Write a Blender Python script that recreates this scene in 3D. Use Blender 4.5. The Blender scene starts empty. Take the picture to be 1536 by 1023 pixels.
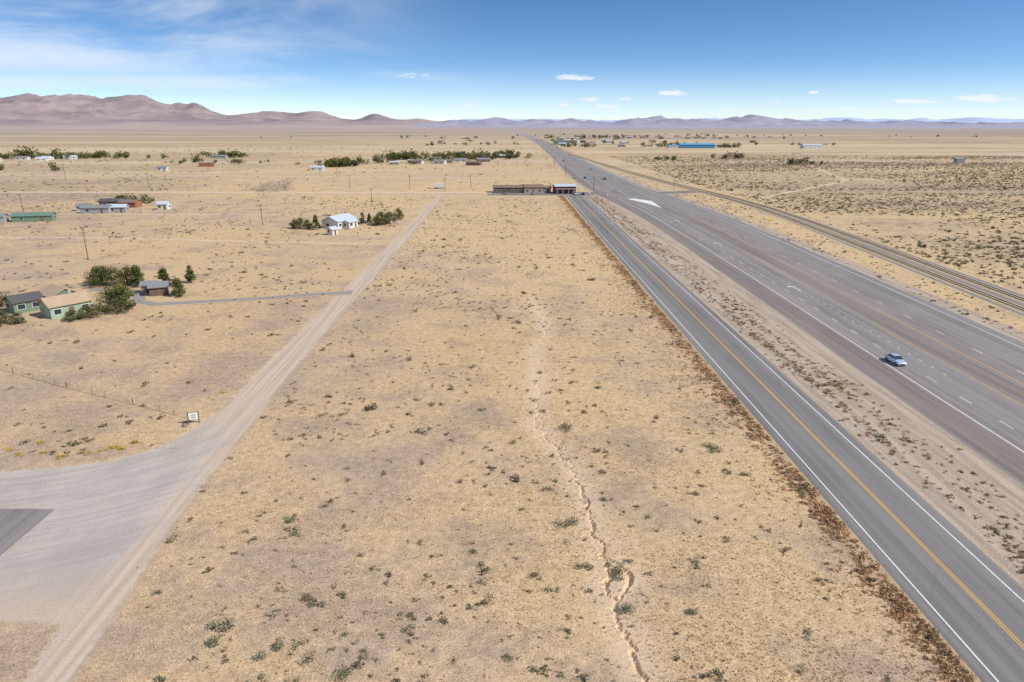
import bpy, bmesh, math, numpy as np
from mathutils import Vector, noise as mn
R = math.radians
rng = np.random.default_rng(11)
scene = bpy.context.scene
COL = scene.collection

# ------------------------------------------------------------------ helpers
class NT:
    def __init__(s, nt): s.nt = nt; s.n = nt.nodes; s.l = nt.links
    def node(s, t, **kw):
        n = s.n.new(t)
        for k, v in kw.items(): setattr(n, k, v)
        return n
    def put(s, sock, v):
        if isinstance(v, bpy.types.NodeSocket): s.l.new(v, sock)
        else:
            if sock.type == 'RGBA' and len(v) == 3: v = (*v, 1)
            sock.default_value = v
    def math(s, op, a, b=0.0, c=0.0, clamp=False):
        n = s.node('ShaderNodeMath', operation=op); n.use_clamp = clamp
        s.put(n.inputs[0], a); s.put(n.inputs[1], b)
        if op in ('MULTIPLY_ADD', 'SMOOTH_MAX'): s.put(n.inputs[2], c)
        return n.outputs[0]
    def ramp(s, v, a, b, lo=0.0, hi=1.0):
        n = s.node('ShaderNodeMapRange', interpolation_type='SMOOTHSTEP')
        s.put(n.inputs['Value'], v); s.put(n.inputs['From Min'], a); s.put(n.inputs['From Max'], b)
        s.put(n.inputs['To Min'], lo); s.put(n.inputs['To Max'], hi)
        return n.outputs[0]
    def mix(s, f, a, b, mode='MIX'):
        n = s.node('ShaderNodeMix', data_type='RGBA', blend_type=mode)
        s.put(n.inputs[0], f); s.put(n.inputs[6], a); s.put(n.inputs[7], b)
        return n.outputs[2]
    def noise(s, vec, scale, detail=3, rough=0.55, dist=0.0):
        n = s.node('ShaderNodeTexNoise'); s.put(n.inputs['Vector'], vec)
        n.inputs['Scale'].default_value = scale; n.inputs['Detail'].default_value = detail
        n.inputs['Roughness'].default_value = rough; n.inputs['Distortion'].default_value = dist
        return n.outputs['Fac']
    def voro(s, vec, scale, feature='F1'):
        n = s.node('ShaderNodeTexVoronoi', feature=feature); s.put(n.inputs['Vector'], vec)
        n.inputs['Scale'].default_value = scale
        return n
    def vscale(s, vec, sc):
        n = s.node('ShaderNodeMapping'); s.put(n.inputs['Vector'], vec); n.inputs['Scale'].default_value = sc
        return n.outputs[0]
    def attr(s, name):
        return s.node('ShaderNodeAttribute', attribute_name=name).outputs['Fac']

def new_mat(name):
    m = bpy.data.materials.new(name); m.use_nodes = True
    t = NT(m.node_tree); b = m.node_tree.nodes['Principled BSDF']
    b.inputs['Roughness'].default_value = 0.9
    b.inputs['Specular IOR Level'].default_value = 0.15
    return m, t, b

def pos(t):
    g = t.node('ShaderNodeNewGeometry').outputs['Position']
    sp = t.node('ShaderNodeSeparateXYZ'); t.l.new(g, sp.inputs[0])
    return g, sp.outputs[0], sp.outputs[1]

def simple(name, col, rough=0.8, var=0.15, scale=2.0, metal=0.0, spec=0.2):
    m, t, b = new_mat(name)
    g = t.node('ShaderNodeTexCoord').outputs['Object']
    n = t.noise(g, scale, 3)
    c = t.mix(n, [x*(1-var) for x in col], [min(1, x*(1+var)) for x in col])
    t.l.new(c, b.inputs['Base Color'])
    b.inputs['Roughness'].default_value = rough; b.inputs['Metallic'].default_value = metal
    b.inputs['Specular IOR Level'].default_value = spec
    return m

def np_mesh(name, V, F, mats, midx=None, attrs=None, smooth=False, link=True):
    V = np.asarray(V, dtype=np.float32); F = np.asarray(F, dtype=np.int32)
    k = F.shape[1]; me = bpy.data.meshes.new(name)
    me.vertices.add(len(V)); me.vertices.foreach_set('co', V.ravel())
    me.loops.add(F.size); me.loops.foreach_set('vertex_index', F.ravel())
    me.polygons.add(len(F)); me.polygons.foreach_set('loop_start', np.arange(0, F.size, k, dtype=np.int32))
    me.polygons.foreach_set('loop_total', np.full(len(F), k, dtype=np.int32))
    for m in mats: me.materials.append(m)
    if midx is not None: me.polygons.foreach_set('material_index', np.asarray(midx, dtype=np.int32))
    if attrs:
        for an, av in attrs.items():
            a = me.attributes.new(an, 'FLOAT', 'POINT'); a.data.foreach_set('value', np.asarray(av, dtype=np.float32))
    me.update(calc_edges=True)
    me.polygons.foreach_set('use_smooth', np.full(len(F), smooth))
    if not link: return me
    ob = bpy.data.objects.new(name, me); COL.objects.link(ob); return ob

def empty(name, loc, rot=0):
    e = bpy.data.objects.new(name, None); COL.objects.link(e); e.location = loc; e.rotation_euler = (0, 0, rot)
    e.empty_display_size = 0.5; return e

def bm_obj(name, bm, mats, parent=None, smooth=False):
    me = bpy.data.meshes.new(name); bm.normal_update(); bm.to_mesh(me); bm.free()
    for m in (mats if isinstance(mats, (list, tuple)) else [mats]): me.materials.append(m)
    if smooth:
        for p in me.polygons: p.use_smooth = True
    ob = bpy.data.objects.new(name, me); COL.objects.link(ob)
    if parent: ob.parent = parent
    return ob

def add_box(bm, c, s, mi=0, rz=0):
    r = bmesh.ops.create_cube(bm, size=1.0)
    cs, sn = math.cos(rz), math.sin(rz)
    for v in r['verts']:
        x, y, z = v.co.x*s[0], v.co.y*s[1], v.co.z*s[2]
        v.co = (c[0]+x*cs-y*sn, c[1]+x*sn+y*cs, c[2]+z)
    for f in {f for v in r['verts'] for f in v.link_faces}: f.material_index = mi

def box(name, c, s, mat, parent=None, rz=0, bev=0):
    bm = bmesh.new(); add_box(bm, c, s, 0, rz)
    if bev: bmesh.ops.bevel(bm, geom=bm.edges[:], offset=bev, segments=2, affect='EDGES')
    return bm_obj(name, bm, mat, parent)

# ------------------------------------------------------------------ ground shader (shared)
HAZE = (0.36, 0.31, 0.33)  # aerial haze colour, painted into surface base colours by distance
def ground_color(t, farmode=True):
    g, X, Y = pos(t)
    big = t.noise(g, 0.014, 2, 0.6)
    med = t.noise(g, 0.09, 3, 0.62)
    fine = t.noise(g, 0.9, 3, 0.7)
    vfine = t.noise(g, 5.0, 2, 0.75)
    straw = (0.615, 0.447, 0.246); tan = (0.572, 0.418, 0.262); pink = (0.455, 0.34, 0.245)
    c = t.mix(t.ramp(t.math('ADD', big, t.math('MULTIPLY', med, 0.6)), 0.66, 0.92), pink, straw)
    c = t.mix(t.ramp(med, 0.42, 0.66, 0, 0.8), c, tan)
    yel = t.math('MULTIPLY', t.ramp(t.math('ADD', Y, t.math('MULTIPLY', X, 1.5)), 90, 260), t.ramp(fine, 0.35, 0.65, 0.3, 0.9))
    c = t.mix(yel, c, (0.64, 0.472, 0.265))
    c = t.mix(t.ramp(med, 0.47, 0.33, 0, 0.45), c, (0.40, 0.295, 0.20))
    c = t.mix(1.0, c, t.mix(t.ramp(fine, 0.25, 0.75), (0.78, 0.77, 0.76), (1.13, 1.12, 1.11)), 'MULTIPLY')
    c = t.mix(1.0, c, t.mix(t.ramp(vfine, 0.3, 0.7), (0.70, 0.68, 0.66), (1.18, 1.18, 1.18)), 'MULTIPLY')
    h = t.math('ADD', t.math('MULTIPLY', fine, 0.16), t.math('MULTIPLY', vfine, 0.06))
    if not farmode: return g, X, Y, c, h, fine, med, vfine
    # sagebrush cover too far away for single plants
    v2 = t.voro(g, 0.25)
    east = t.ramp(X, 138, 175); far = t.ramp(Y, 420, 800); west = t.math('MULTIPLY', t.ramp(X, -170, -260), t.ramp(Y, 220, 330))
    cover = t.math('MAXIMUM', t.math('MAXIMUM', east, t.math('MULTIPLY', far, 0.5)), t.math('MULTIPLY', west, 0.7))
    patch = t.ramp(t.noise(t.vscale(g, (0.3, 1, 1)), 0.012, 4, 0.65), 0.34, 0.58)
    dots = t.ramp(v2.outputs['Distance'], 0.35, 0.68, 1, 0)
    pc = t.math('MULTIPLY', cover, patch)
    c = t.mix(t.math('MULTIPLY', pc, 0.5), c, (0.40, 0.30, 0.20))
    c = t.mix(t.math('MULTIPLY', pc, t.math('MULTIPLY', dots, 0.8)), c, (0.23, 0.175, 0.11))
    bn = t.noise(t.vscale(g, (0.12, 1, 1)), 0.006, 3, 0.6)
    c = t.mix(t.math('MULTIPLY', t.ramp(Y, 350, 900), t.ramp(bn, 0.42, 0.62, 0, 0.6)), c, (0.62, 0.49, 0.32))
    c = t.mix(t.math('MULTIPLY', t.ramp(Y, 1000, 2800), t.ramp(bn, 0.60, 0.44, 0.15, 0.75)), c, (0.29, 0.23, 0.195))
    c = t.mix(t.ramp(Y, 1200, 8000, 0, 0.8), c, HAZE)  # aerial haze painted into the ground colour, growing with distance
    return g, X, Y, c, h, fine, med, vfine

def bump(t, b, h, strength=0.8, dist=1.0):
    n = t.node('ShaderNodeBump'); n.inputs['Strength'].default_value = strength; n.inputs['Distance'].default_value = dist
    t.put(n.inputs['Height'], h); t.l.new(n.outputs[0], b.inputs['Normal'])

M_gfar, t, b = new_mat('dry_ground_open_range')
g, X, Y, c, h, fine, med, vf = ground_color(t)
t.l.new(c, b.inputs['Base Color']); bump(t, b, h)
M_ground, t, b = new_mat('dry_ground')
g, X, Y, c, h, fine, med, vf = ground_color(t, False)
gd = t.math('ADD', t.attr('gully'), t.math('MULTIPLY', t.math('SUBTRACT', fine, 0.5), 3.5))
c = t.mix(t.ramp(gd, 0.2, 3.0, 0.55, 0), c, (0.66, 0.50, 0.35))
t.l.new(c, b.inputs['Base Color']); bump(t, b, h)

def road_mat(name, colfn, soft=1.2, shift=0.0, farmode=True):
    m, t, b = new_mat(name)
    g, X, Y, c, h, fine, med, vf = ground_color(t, farmode)
    e = t.math('ADD', t.attr('edge'), t.math('MULTIPLY', t.math('SUBTRACT', t.math('ADD', t.math('MULTIPLY', fine, .6), t.math('MULTIPLY', med, .4)), 0.5), soft*3))
    rc, rh = colfn(t, g, X, Y, fine, med, vf)
    f = t.ramp(e, -0.05-shift, soft-shift)
    t.l.new(t.mix(f, c, rc), b.inputs['Base Color'])
    mh = t.node('ShaderNodeMix', data_type='FLOAT'); t.put(mh.inputs[0], f); t.put(mh.inputs[2], h); t.put(mh.inputs[3], rh)
    bump(t, b, mh.outputs[0])
    return m

def c_track(t, g, X, Y, fine, med, vf):
    return t.mix(t.ramp(fine, 0.35, 0.65), (0.56, 0.42, 0.29), (0.63, 0.485, 0.345)), t.math('MULTIPLY', vf, 0.02)
def c_dirt(t, g, X, Y, fine, med, vf):
    st = t.noise(t.vscale(g, (1.6, 0.03, 1)), 1.0, 3)
    c = t.mix(t.ramp(st, 0.35, 0.65), (0.46, 0.355, 0.265), (0.575, 0.45, 0.345))
    grey = t.math('MULTIPLY', t.ramp(t.math('ADD', X, t.math('MULTIPLY', med, 9)), -31.5, -36.5), t.ramp(t.math('ADD', Y, t.math('MULTIPLY', fine, 8)), 104, 84))
    sub = t.node('ShaderNodeVectorMath', operation='SUBTRACT'); t.put(sub.inputs[0], g); sub.inputs[1].default_value = (-66, 106, 0)
    ln = t.node('ShaderNodeVectorMath', operation='LENGTH'); t.l.new(sub.outputs[0], ln.inputs[0])
    cmb = t.node('ShaderNodeCombineXYZ'); t.l.new(ln.outputs['Value'], cmb.inputs[0]); t.l.new(t.math('MULTIPLY', X, 0.05), cmb.inputs[1])
    arc = t.noise(cmb.outputs[0], 0.8, 4, 0.65)
    gc = t.mix(t.ramp(arc, 0.35, 0.65), (0.40, 0.355, 0.31), (0.52, 0.455, 0.395))
    lo = t.ramp(t.noise(t.vscale(g, (1, 0.6, 1)), 0.10, 4, 0.65), 0.42, 0.62)
    gc = t.mix(t.math('MULTIPLY', lo, 0.6), gc, (0.36, 0.315, 0.28))
    tanp = t.math('MULTIPLY', t.ramp(t.math('ADD', Y, t.math('MULTIPLY', med, 8)), 63, 54), t.ramp(X, -52, -46))
    gc = t.mix(t.math('MULTIPLY', tanp, 0.7), gc, (0.55, 0.42, 0.31))
    c = t.mix(t.math('MULTIPLY', grey, 0.95), c, gc)
    c = t.mix(1.0, c, t.mix(t.ramp(vf, 0.3, 0.7), (0.88, 0.88, 0.88), (1.08, 1.08, 1.08)), 'MULTIPLY')
    return c, t.math('MULTIPLY', vf, 0.02)
M_dirt = road_mat('dirt_road_surface', c_dirt, 1.0, 0.45, False)
M_track = road_mat('dirt_track_surface', c_track, 1.0, 0.45)

def c_gravel(t, g, X, Y, fine, med, vf):
    st = t.noise(t.vscale(g, (1, 0.05, 1)), 0.9, 3)
    c = t.mix(t.ramp(st, 0.35, 0.65), (0.35, 0.275, 0.215), (0.49, 0.39, 0.30))
    c = t.mix(t.ramp(fine, 0.5, 0.75, 0, 0.6), c, (0.54, 0.415, 0.29))
    c = t.mix(1.0, c, t.mix(t.ramp(vf, 0.3, 0.7), (0.76, 0.76, 0.76), (1.15, 1.15, 1.15)), 'MULTIPLY')
    return c, t.math('MULTIPLY', vf, 0.06)
M_gravel = road_mat('roadside_gravel', c_gravel, 1.5, 0, False)
def c_brown(t, g, X, Y, fine, med, vf):
    c = t.mix(t.ramp(fine, 0.35, 0.65), (0.42, 0.28, 0.17), (0.56, 0.40, 0.25))
    c = t.mix(1.0, c, t.mix(t.ramp(vf, 0.3, 0.7), (0.7, 0.7, 0.7), (1.15, 1.15, 1.15)), 'MULTIPLY')
    return c, t.math('MULTIPLY', vf, 0.08)
M_brown = road_mat('weedy_verge', c_brown, 1.2, 0, False)
def c_ballast(t, g, X, Y, fine, med, vf):
    c = t.mix(t.ramp(vf, 0.3, 0.7), (0.205, 0.19, 0.18), (0.265, 0.245, 0.232))
    c = t.mix(t.ramp(Y, 800, 4000, 0, 0.6), c, HAZE)  # far ballast takes the painted haze colour too
    return c, t.math('MULTIPLY', vf, 0.06)
M_ballast = road_mat('rail_ballast', c_ballast, 0.8)
def c_drive(t, g, X, Y, fine, med, vf):
    c = t.mix(t.ramp(fine, 0.3, 0.7), (0.25, 0.23, 0.215), (0.33, 0.30, 0.275))
    return c, t.math('MULTIPLY', vf, 0.02)
M_drive = road_mat('driveway_surface', c_drive, 0.5, 0, False)

def asphalt(name, base):
    m, t, b = new_mat(name)
    g, X, Y = pos(t)
    st = t.noise(t.vscale(g, (1.0, 0.012, 1)), 0.75, 3, 0.6)
    fn = t.noise(g, 6, 2, 0.7); pn = t.noise(t.vscale(g, (1, 0.25, 1)), 0.15, 3, 0.6)
    c = t.mix(t.ramp(st, 0.35, 0.65), [x*0.84 for x in base], [x*1.16 for x in base])
    c = t.mix(t.ramp(pn, 0.4, 0.65, 0, 0.5), c, [x*1.2 for x in base])
    c = t.mix(1.0, c, t.mix(fn, (0.82, 0.82, 0.82), (1.12, 1.12, 1.12)), 'MULTIPLY')
    cr = t.voro(t.vscale(g, (0.35, 0.12, 1)), 1.0, 'DISTANCE_TO_EDGE')
    c = t.mix(t.ramp(cr.outputs['Distance'], 0.0, 0.012, 0.25, 0), c, [x*0.5 for x in base])
    c = t.mix(t.ramp(Y, 500, 3500, 0, 0.7), c, (0.40, 0.35, 0.36))  # aerial haze painted into the far asphalt colour
    t.l.new(c, b.inputs['Base Color']); b.inputs['Roughness'].default_value = 0.85
    return m
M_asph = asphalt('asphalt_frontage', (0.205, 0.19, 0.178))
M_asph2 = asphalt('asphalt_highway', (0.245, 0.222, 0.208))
M_shoul = asphalt('asphalt_shoulder', (0.225, 0.185, 0.165))
M_pad = asphalt('asphalt_patch', (0.24, 0.21, 0.20))

def paint(name, col, wear=0.35):
    m, t, b = new_mat(name)
    g, X, Y = pos(t)
    n = t.noise(g, 3.0, 3, 0.75)
    c = t.mix(t.ramp(n, 0.5, 0.68, 0, wear), col, (0.22, 0.2, 0.19))
    t.l.new(c, b.inputs['Base Color']); b.inputs['Roughness'].default_value = 0.7
    return m
M_white = paint('white_road_paint', (0.72, 0.71, 0.69)); M_yellow = paint('yellow_road_paint', (0.70, 0.38, 0.09))

# ------------------------------------------------------------------ ground sheet with eroded gully
GUL = [(7.8,166),(7.8,160.8),(9.5,148.8),(9.2,136),(6.8,124),(6.5,112.3),(5.6,100.2),(5.1,90.2),(7.0,83.8),(9.1,78.1),(9.6,71.5),(9.9,64.5),(10.4,59.1),(10.3,56.4),(10.0,54),(10.2,52.5),(10.1,49.9),(10.8,47),(11,44.1),(11.3,38)]
GUL2 = [(10.4,59.1),(11.6,58.2),(12.3,56.6),(12.2,55.0),(11.4,53.6),(10.2,52.0)]
def dens(path, jit, step=0.25):
    out = []
    for (x0, y0), (x1, y1) in zip(path[:-1], path[1:]):
        n = max(1, int(math.hypot(x1-x0, y1-y0)/step))
        for i in range(n):
            f = i/n; x = x0+(x1-x0)*f; y = y0+(y1-y0)*f
            x += jit*(mn.noise(Vector((x*0.1, y*0.45, 3)))*0.9 + mn.noise(Vector((0, y*1.6, 8)))*0.7)
            out.append((x, y))
    return np.array(out)
GP = dens(GUL, 0.9); GP2 = dens(GUL2, 0.3)
def axis(segs):
    out = []
    for a, b_, st in segs:
        n = max(1, int(round((b_-a)/st))); out += list(np.linspace(a, b_, n, endpoint=False))
    out.append(segs[-1][1]); return np.array(out)
xs = axis([(-60000,-4000,14000),(-4000,-300,740),(-300,-40,40),(-40,2.5,8),(2.5,14,0.1),(14,40,6),(40,300,60),(300,4000,740),(4000,60000,14000)])
ys = axis([(-4000,0,1000),(0,36,12),(36,168,0.15),(168,400,16),(400,2000,200),(2000,10000,1000),(10000,90000,16000)])
XX, YY = np.meshgrid(xs, ys)
V = np.stack([XX.ravel(), YY.ravel(), np.zeros(XX.size)], 1)
gd = np.full(len(V), 30.0)
near = np.where((V[:,0] > 0) & (V[:,0] < 18) & (V[:,1] > 36) & (V[:,1] < 169))[0]
for P in (GP, GP2):
    order = P[:,1]
    for s in range(0, len(near), 4000):
        ii = near[s:s+4000]; y0_, y1_ = V[ii,1].min()-8, V[ii,1].max()+8
        Q = P[(order > y0_) & (order < y1_)]
        if not len(Q): continue
        d = np.sqrt((V[ii,0:1]-Q[:,0])**2 + (V[ii,1:2]-Q[:,1])**2).min(1)
        gd[ii] = np.minimum(gd[ii], d)
yy = V[near,1]
amp = np.interp(yy, [36, 50, 66, 82, 95, 110, 122, 135, 166], [0.26, 0.30, 0.30, 0.17, 0.13, 0.08, 0.02, 0.07, 0.01])
wob = np.array([mn.noise(Vector((0.0, float(y)*0.35, 2.0)))+.5*mn.noise(Vector((0.0, float(y)*1.4, 6.0))) for y in yy])
wid = np.interp(yy, [36, 70, 100, 166], [0.22, 0.22, 0.17, 0.17])*(1+0.7*wob)
dd = gd[near]
depth = amp*(1+0.7*wob)*np.clip(1.3 - dd/np.maximum(wid, 0.08), 0, 1)
swale = 0.12*np.exp(-(dd/1.6)**2)*np.interp(yy, [36, 160], [1, 0.3])
V[near,2] = -depth - swale
nx, ny = len(xs), len(ys)
a = np.arange(nx*ny).reshape(ny, nx)
F = np.stack([a[:-1,:-1].ravel(), a[:-1,1:].ravel(), a[1:,1:].ravel(), a[1:,:-1].ravel()], 1)
VF = V[F]
isfar = (VF[:,:,0].max(1) > 130) | (VF[:,:,1].max(1) > 345) | ((VF[:,:,0].min(1) < -165) & (VF[:,:,1].max(1) > 215)) | (VF[:,:,1].mean(1) < 0)
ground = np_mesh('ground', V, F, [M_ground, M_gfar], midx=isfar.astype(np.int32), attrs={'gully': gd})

# ------------------------------------------------------------------ dirt road and junction pad
def poly_sd(PX, PY, poly):
    d = np.full(PX.shape, 1e9); ins = np.zeros(PX.shape, bool); n = len(poly)
    for i in range(n):
        x0, y0 = poly[i]; x1, y1 = poly[(i+1) % n]
        ex, ey = x1-x0, y1-y0; L = ex*ex+ey*ey+1e-9
        tt = np.clip(((PX-x0)*ex+(PY-y0)*ey)/L, 0, 1)
        d = np.minimum(d, np.hypot(PX-x0-tt*ex, PY-y0-tt*ey))
        c = ((y0 > PY) != (y1 > PY)) & (PX < (x1-x0)*(PY-y0)/((y1-y0) if abs(y1-y0) > 1e-9 else 1e-9)+x0)
        ins ^= c
    return np.where(ins, d, -d)
DR_L = [(20,-36.2),(43,-37.6),(50,-38.8),(72,-41),(90,-43.0),(118,-42.7),(172,-41.6),(271,-39.8),(403,-37.6),(436,-37.2)]
DR_R = [(20,-32.3),(43,-33.8),(60,-35.4),(72,-36.3),(98,-36.6),(128,-36.7),(187,-35.8),(271,-34.8),(403,-33.9),(436,-33.6)]
road_poly = [(x, y) for y, x in DR_L] + [(x, y) for y, x in reversed(DR_R)]
pad_poly = [(-36,49.5),(-39.2,49.9),(-44.1,50.4),(-52,50),(-62,51),(-96,40),(-96,74),(-63.3,78.0),(-55.7,79.3),(-51,80.6),(-47.5,83.4),(-45,88),(-43.2,96),(-40,108),(-36.5,108)]
gx = np.arange(-96, -29, 0.5); gy = np.concatenate([np.arange(20, 112, 0.5), np.arange(112, 437, 2.0)])
GX, GY = np.meshgrid(gx, gy)
sd = np.maximum(poly_sd(GX, GY, road_poly), poly_sd(GX, GY, pad_poly))
a = np.arange(GX.size).reshape(GX.shape); sdr = sd.ravel()
F = np.stack([a[:-1,:-1].ravel(), a[:-1,1:].ravel(), a[1:,1:].ravel(), a[1:,:-1].ravel()], 1)
F = F[(sdr[F].max(1) > -2.4)]
used = np.unique(F); remap = np.full(GX.size, -1); remap[used] = np.arange(len(used))
V = np.stack([GX.ravel(), GY.ravel(), np.full(GX.size, 0.012)], 1)[used]
np_mesh('dirt_road', V, remap[F], [M_dirt], attrs={'edge': sdr[used]})
def flat_poly(name, pts, z, mat):
    bm = bmesh.new(); bm.faces.new([bm.verts.new((x, y, z)) for x, y in pts]); return bm_obj(name, bm, mat)
flat_poly('asphalt_patch', [(-62,30),(-51.3,30),(-51.2,52),(-51.0,60),(-50.9,69.0),(-54,69.15),(-62,69.2),(-90,66),(-90,58),(-62,50)], 0.04, M_pad)

# ------------------------------------------------------------------ lines of the corridor (x as function of y)
def fx(tab):
    ys_ = [p[0] for p in tab]; xs_ = [p[1] for p in tab]
    return lambda y: float(np.interp(y, ys_, xs_))
def stations(y0, y1, step=10):
    n = max(2, int((y1-y0)/step)+1); return np.linspace(y0, y1, n)
def strip(name, fl, fr, y0, y1, z, mat, step=10, skirt=0.0, parent=None):
    S = stations(y0, y1, step); VV = []; FF = []
    for y in S:
        l, r = fl(y), fr(y)
        row = [(l, y, z), (r, y, z)]
        if skirt: row = [(l-skirt, y, 0.0)] + row + [(r+skirt, y, 0.0)]
        VV += row
    k = len(row)
    for i in range(len(S)-1):
        for j in range(k-1):
            q = i*k+j; FF.append((q, q+1, q+k+1, q+k))
    ob = np_mesh(name, VV, FF, [mat])
    if parent: ob.parent = parent
    return ob
def soft_strip(name, fl, fr, y0, y1, z, mat, step=4, margin=2.0):
    S = stations(y0, y1, step); VV = []; FF = []; E = []; k = 7
    for y in S:
        l, r = fl(y)-margin, fr(y)+margin; w = r-l
        for j in range(k):
            x = l+w*j/(k-1)
            if j == 1: x = l+margin
            if j == k-2: x = r-margin
            VV.append((x, y, z)); E.append(min(x-l, r-x)-margin)
    for i in range(len(S)-1):
        for j in range(k-1):
            q = i*k+j; FF.append((q, q+1, q+k+1, q+k))
    return np_mesh(name, VV, FF, [mat], attrs={'edge': E})
def line(fn, w, y0, y1, z, mat, name, parent, step=10):
    return strip(name, lambda y: fn(y)-w/2, lambda y: fn(y)+w/2, y0, y1, z, mat, step, parent=parent)
def dashes(fn, w, y0, y1, on, gap, z, mat, name, parent):
    VV = []; FF = []; y = y0
    while y+on < y1:
        q = len(VV); a0, a1 = fn(y), fn(y+on)
        VV += [(a0-w/2, y, z), (a0+w/2, y, z), (a1+w/2, y+on, z), (a1-w/2, y+on, z)]; FF.append((q, q+1, q+2, q+3)); y += on+gap
    ob = np_mesh(name, VV, FF, [mat]); ob.parent = parent; return ob

# frontage road
FL = fx([(0,38.9),(160,39.2),(300,39.4),(420,40.3)])
off = lambda f, d: (lambda y: f(y)+d)
fr = strip('frontage_road', off(FL,-0.9), off(FL,9.9), 0, 424, 0.06, M_asph, 10, 0.5)
line(FL, 0.16, 0, 415, 0.066, M_white, 'left_edge_line', fr)
line(off(FL,8.85), 0.16, 0, 410, 0.066, M_white, 'right_edge_line', fr)
line(off(FL,4.55), 0.13, 0, 412, 0.066, M_yellow, 'centre_line_a', fr)
line(off(FL,4.82), 0.13, 0, 412, 0.066, M_yellow, 'centre_line_b', fr)

# highway
HL = fx([(0,69.3),(60,69.5),(100,69.8),(170,70.9),(240,71.6),(300,71.6),(340,70.5),(380,68.2),(430,65.2),(480,63.6),(590,64.0),(700,66),(820,69.5),(1100,76),(1470,82),(2140,80),(3400,62),(6000,40)])
HW = fx([(0,33.5),(240,34.0),(400,35),(600,30),(900,25),(6000,22)])
HR = lambda y: HL(y)+HW(y)
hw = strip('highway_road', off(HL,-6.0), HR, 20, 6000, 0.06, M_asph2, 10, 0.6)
strip('left_shoulder', off(HL,-6.0), off(HL,-0.45), 20, 700, 0.066, M_shoul, 10, parent=hw)
strip('paved_median', off(HL,12.6), off(HL,16.4), 20, 352, 0.066, M_shoul, 10, parent=hw)
line(HL, 0.2, 20, 400, 0.072, M_white, 'edge_line', hw)
line(HL, 0.2, 452, 3000, 0.072, M_white, 'edge_line_far', hw)
dashes(off(HL,3.7), 0.16, 33, 1500, 3.0, 6.2, 0.072, M_white, 'lane_dashes', hw)
dashes(off(HL,7.4), 0.16, 110, 330, 0.9, 2.8, 0.072, M_white, 'turn_lane_dots', hw)
line(off(HL,11.2), 0.18, 20, 360, 0.072, M_yellow, 'median_line_west', hw)
line(off(HL,17.6), 0.18, 20, 360, 0.072, M_yellow, 'median_line_east', hw)
line(off(HL,12.5), 0.18, 460, 2500, 0.072, M_yellow, 'median_line_north', hw)
dashes(off(HL,21.4), 0.16, 36, 1500, 3.0, 9.2, 0.072, M_white, 'lane_dashes_east', hw)
line(lambda y: HR(y)-2.4, 0.2, 20, 395, 0.072, M_white, 'edge_line_east', hw)
line(lambda y: HR(y)-2.4, 0.2, 455, 3000, 0.072, M_white, 'edge_line_east_far', hw)
def hatch(name, pts, z, mat, parent):
    bm = bmesh.new(); bm.faces.new([bm.verts.new((x, y, z)) for x, y in pts]); return bm_obj(name, bm, mat, parent)
hatch('gore_marking', [(79.5,372),(82.5,352),(84.2,385),(77,398),(72.5,396)], 0.078, M_white, hw)
for k_, (ay, ax) in enumerate([(172, 9.2), (241, 9.2), (300, 9.3)]):
    x = HL(ay)+ax-2.0
    bm = bmesh.new()
    for pts in ([(-.12,0),(.12,0),(.12,2.4),(-.12,2.4)], [(-.12,2.4),(.12,2.4),(.12,2.7),(-.9,2.7),(-.9,2.4)], [(-.9,2.1),(-.9,3.0),(-1.6,2.55)]):
        bm.faces.new([bm.verts.new((x+p[0]*1.1, ay+p[1]*2.0, 0.079)) for p in pts])
    bm_obj('turn_arrow_%d' % k_, bm, M_white, hw)

# gravel shoulders
soft_strip('roadside_gravel_strip', off(FL,9.6), lambda y: min(HL(y)-5.6, FL(y)+26), 0, 424, 0.012, M_gravel)
soft_strip('highway_east_gravel_strip', lambda y: HR(y)-0.3, lambda y: HR(y)+6.0, 20, 1200, 0.016, M_gravel, margin=2.5)
soft_strip('highway_west_gravel_strip', off(HL,-9.5), off(HL,-5.6), 440, 1200, 0.016, M_gravel)
soft_strip('weedy_verge', off(FL,-4.0), off(FL,-0.8), 0, 420, 0.012, M_brown, margin=1.8)
def xstrip(name, path, w, z, mat, soft=None, step=6):
    P = []
    for (x0, y0), (x1, y1) in zip(path[:-1], path[1:]):
        n = max(1, int(math.hypot(x1-x0, y1-y0)/step))
        P += [(x0+(x1-x0)*i/n, y0+(y1-y0)*i/n) for i in range(n)]
    P.append(path[-1]); P = np.array(P); T = np.gradient(P, axis=0); T /= np.linalg.norm(T, axis=1)[:,None]
    N = np.stack([-T[:,1], T[:,0]], 1); VV = []; FF = []; E = []
    ds = [-w/2, w/2] if soft is None else [-(w/2+soft), -w/2, 0, w/2, w/2+soft]
    for p, n in zip(P, N):
        for d in ds: VV.append((p[0]+n[0]*d, p[1]+n[1]*d, z)); E.append(w/2-abs(d))
    k = len(ds)
    for i in range(len(P)-1):
        for j in range(k-1):
            q = i*k+j; FF.append((q, q+1, q+k+1, q+k))
    FF = [f[::-1] for f in FF]
    return np_mesh(name, VV, FF, [mat], attrs={'edge': E})
xstrip('dirt_crossing_road', [(-420,446),(-200,440),(-40,436),(0,434)], 8, 0.02, M_track, 2)
xstrip('crossroad', [(-5,434),(35,431),(66,430),(104,432),(125,440)], 13, 0.052, M_asph)
xstrip('parking_lot', [(-8,422.5),(34,421),(56,421)], 9, 0.03, M_asph, None)
xstrip('dirt_track', [(-300,268),(-150,262),(-90,252),(-39,246)], 2.2, 0.01, M_track, 1.4)
xstrip('farm_track', [(-420,345),(-230,335),(-150,330),(-60,332)], 2.4, 0.01, M_track, 1.6)
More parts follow.
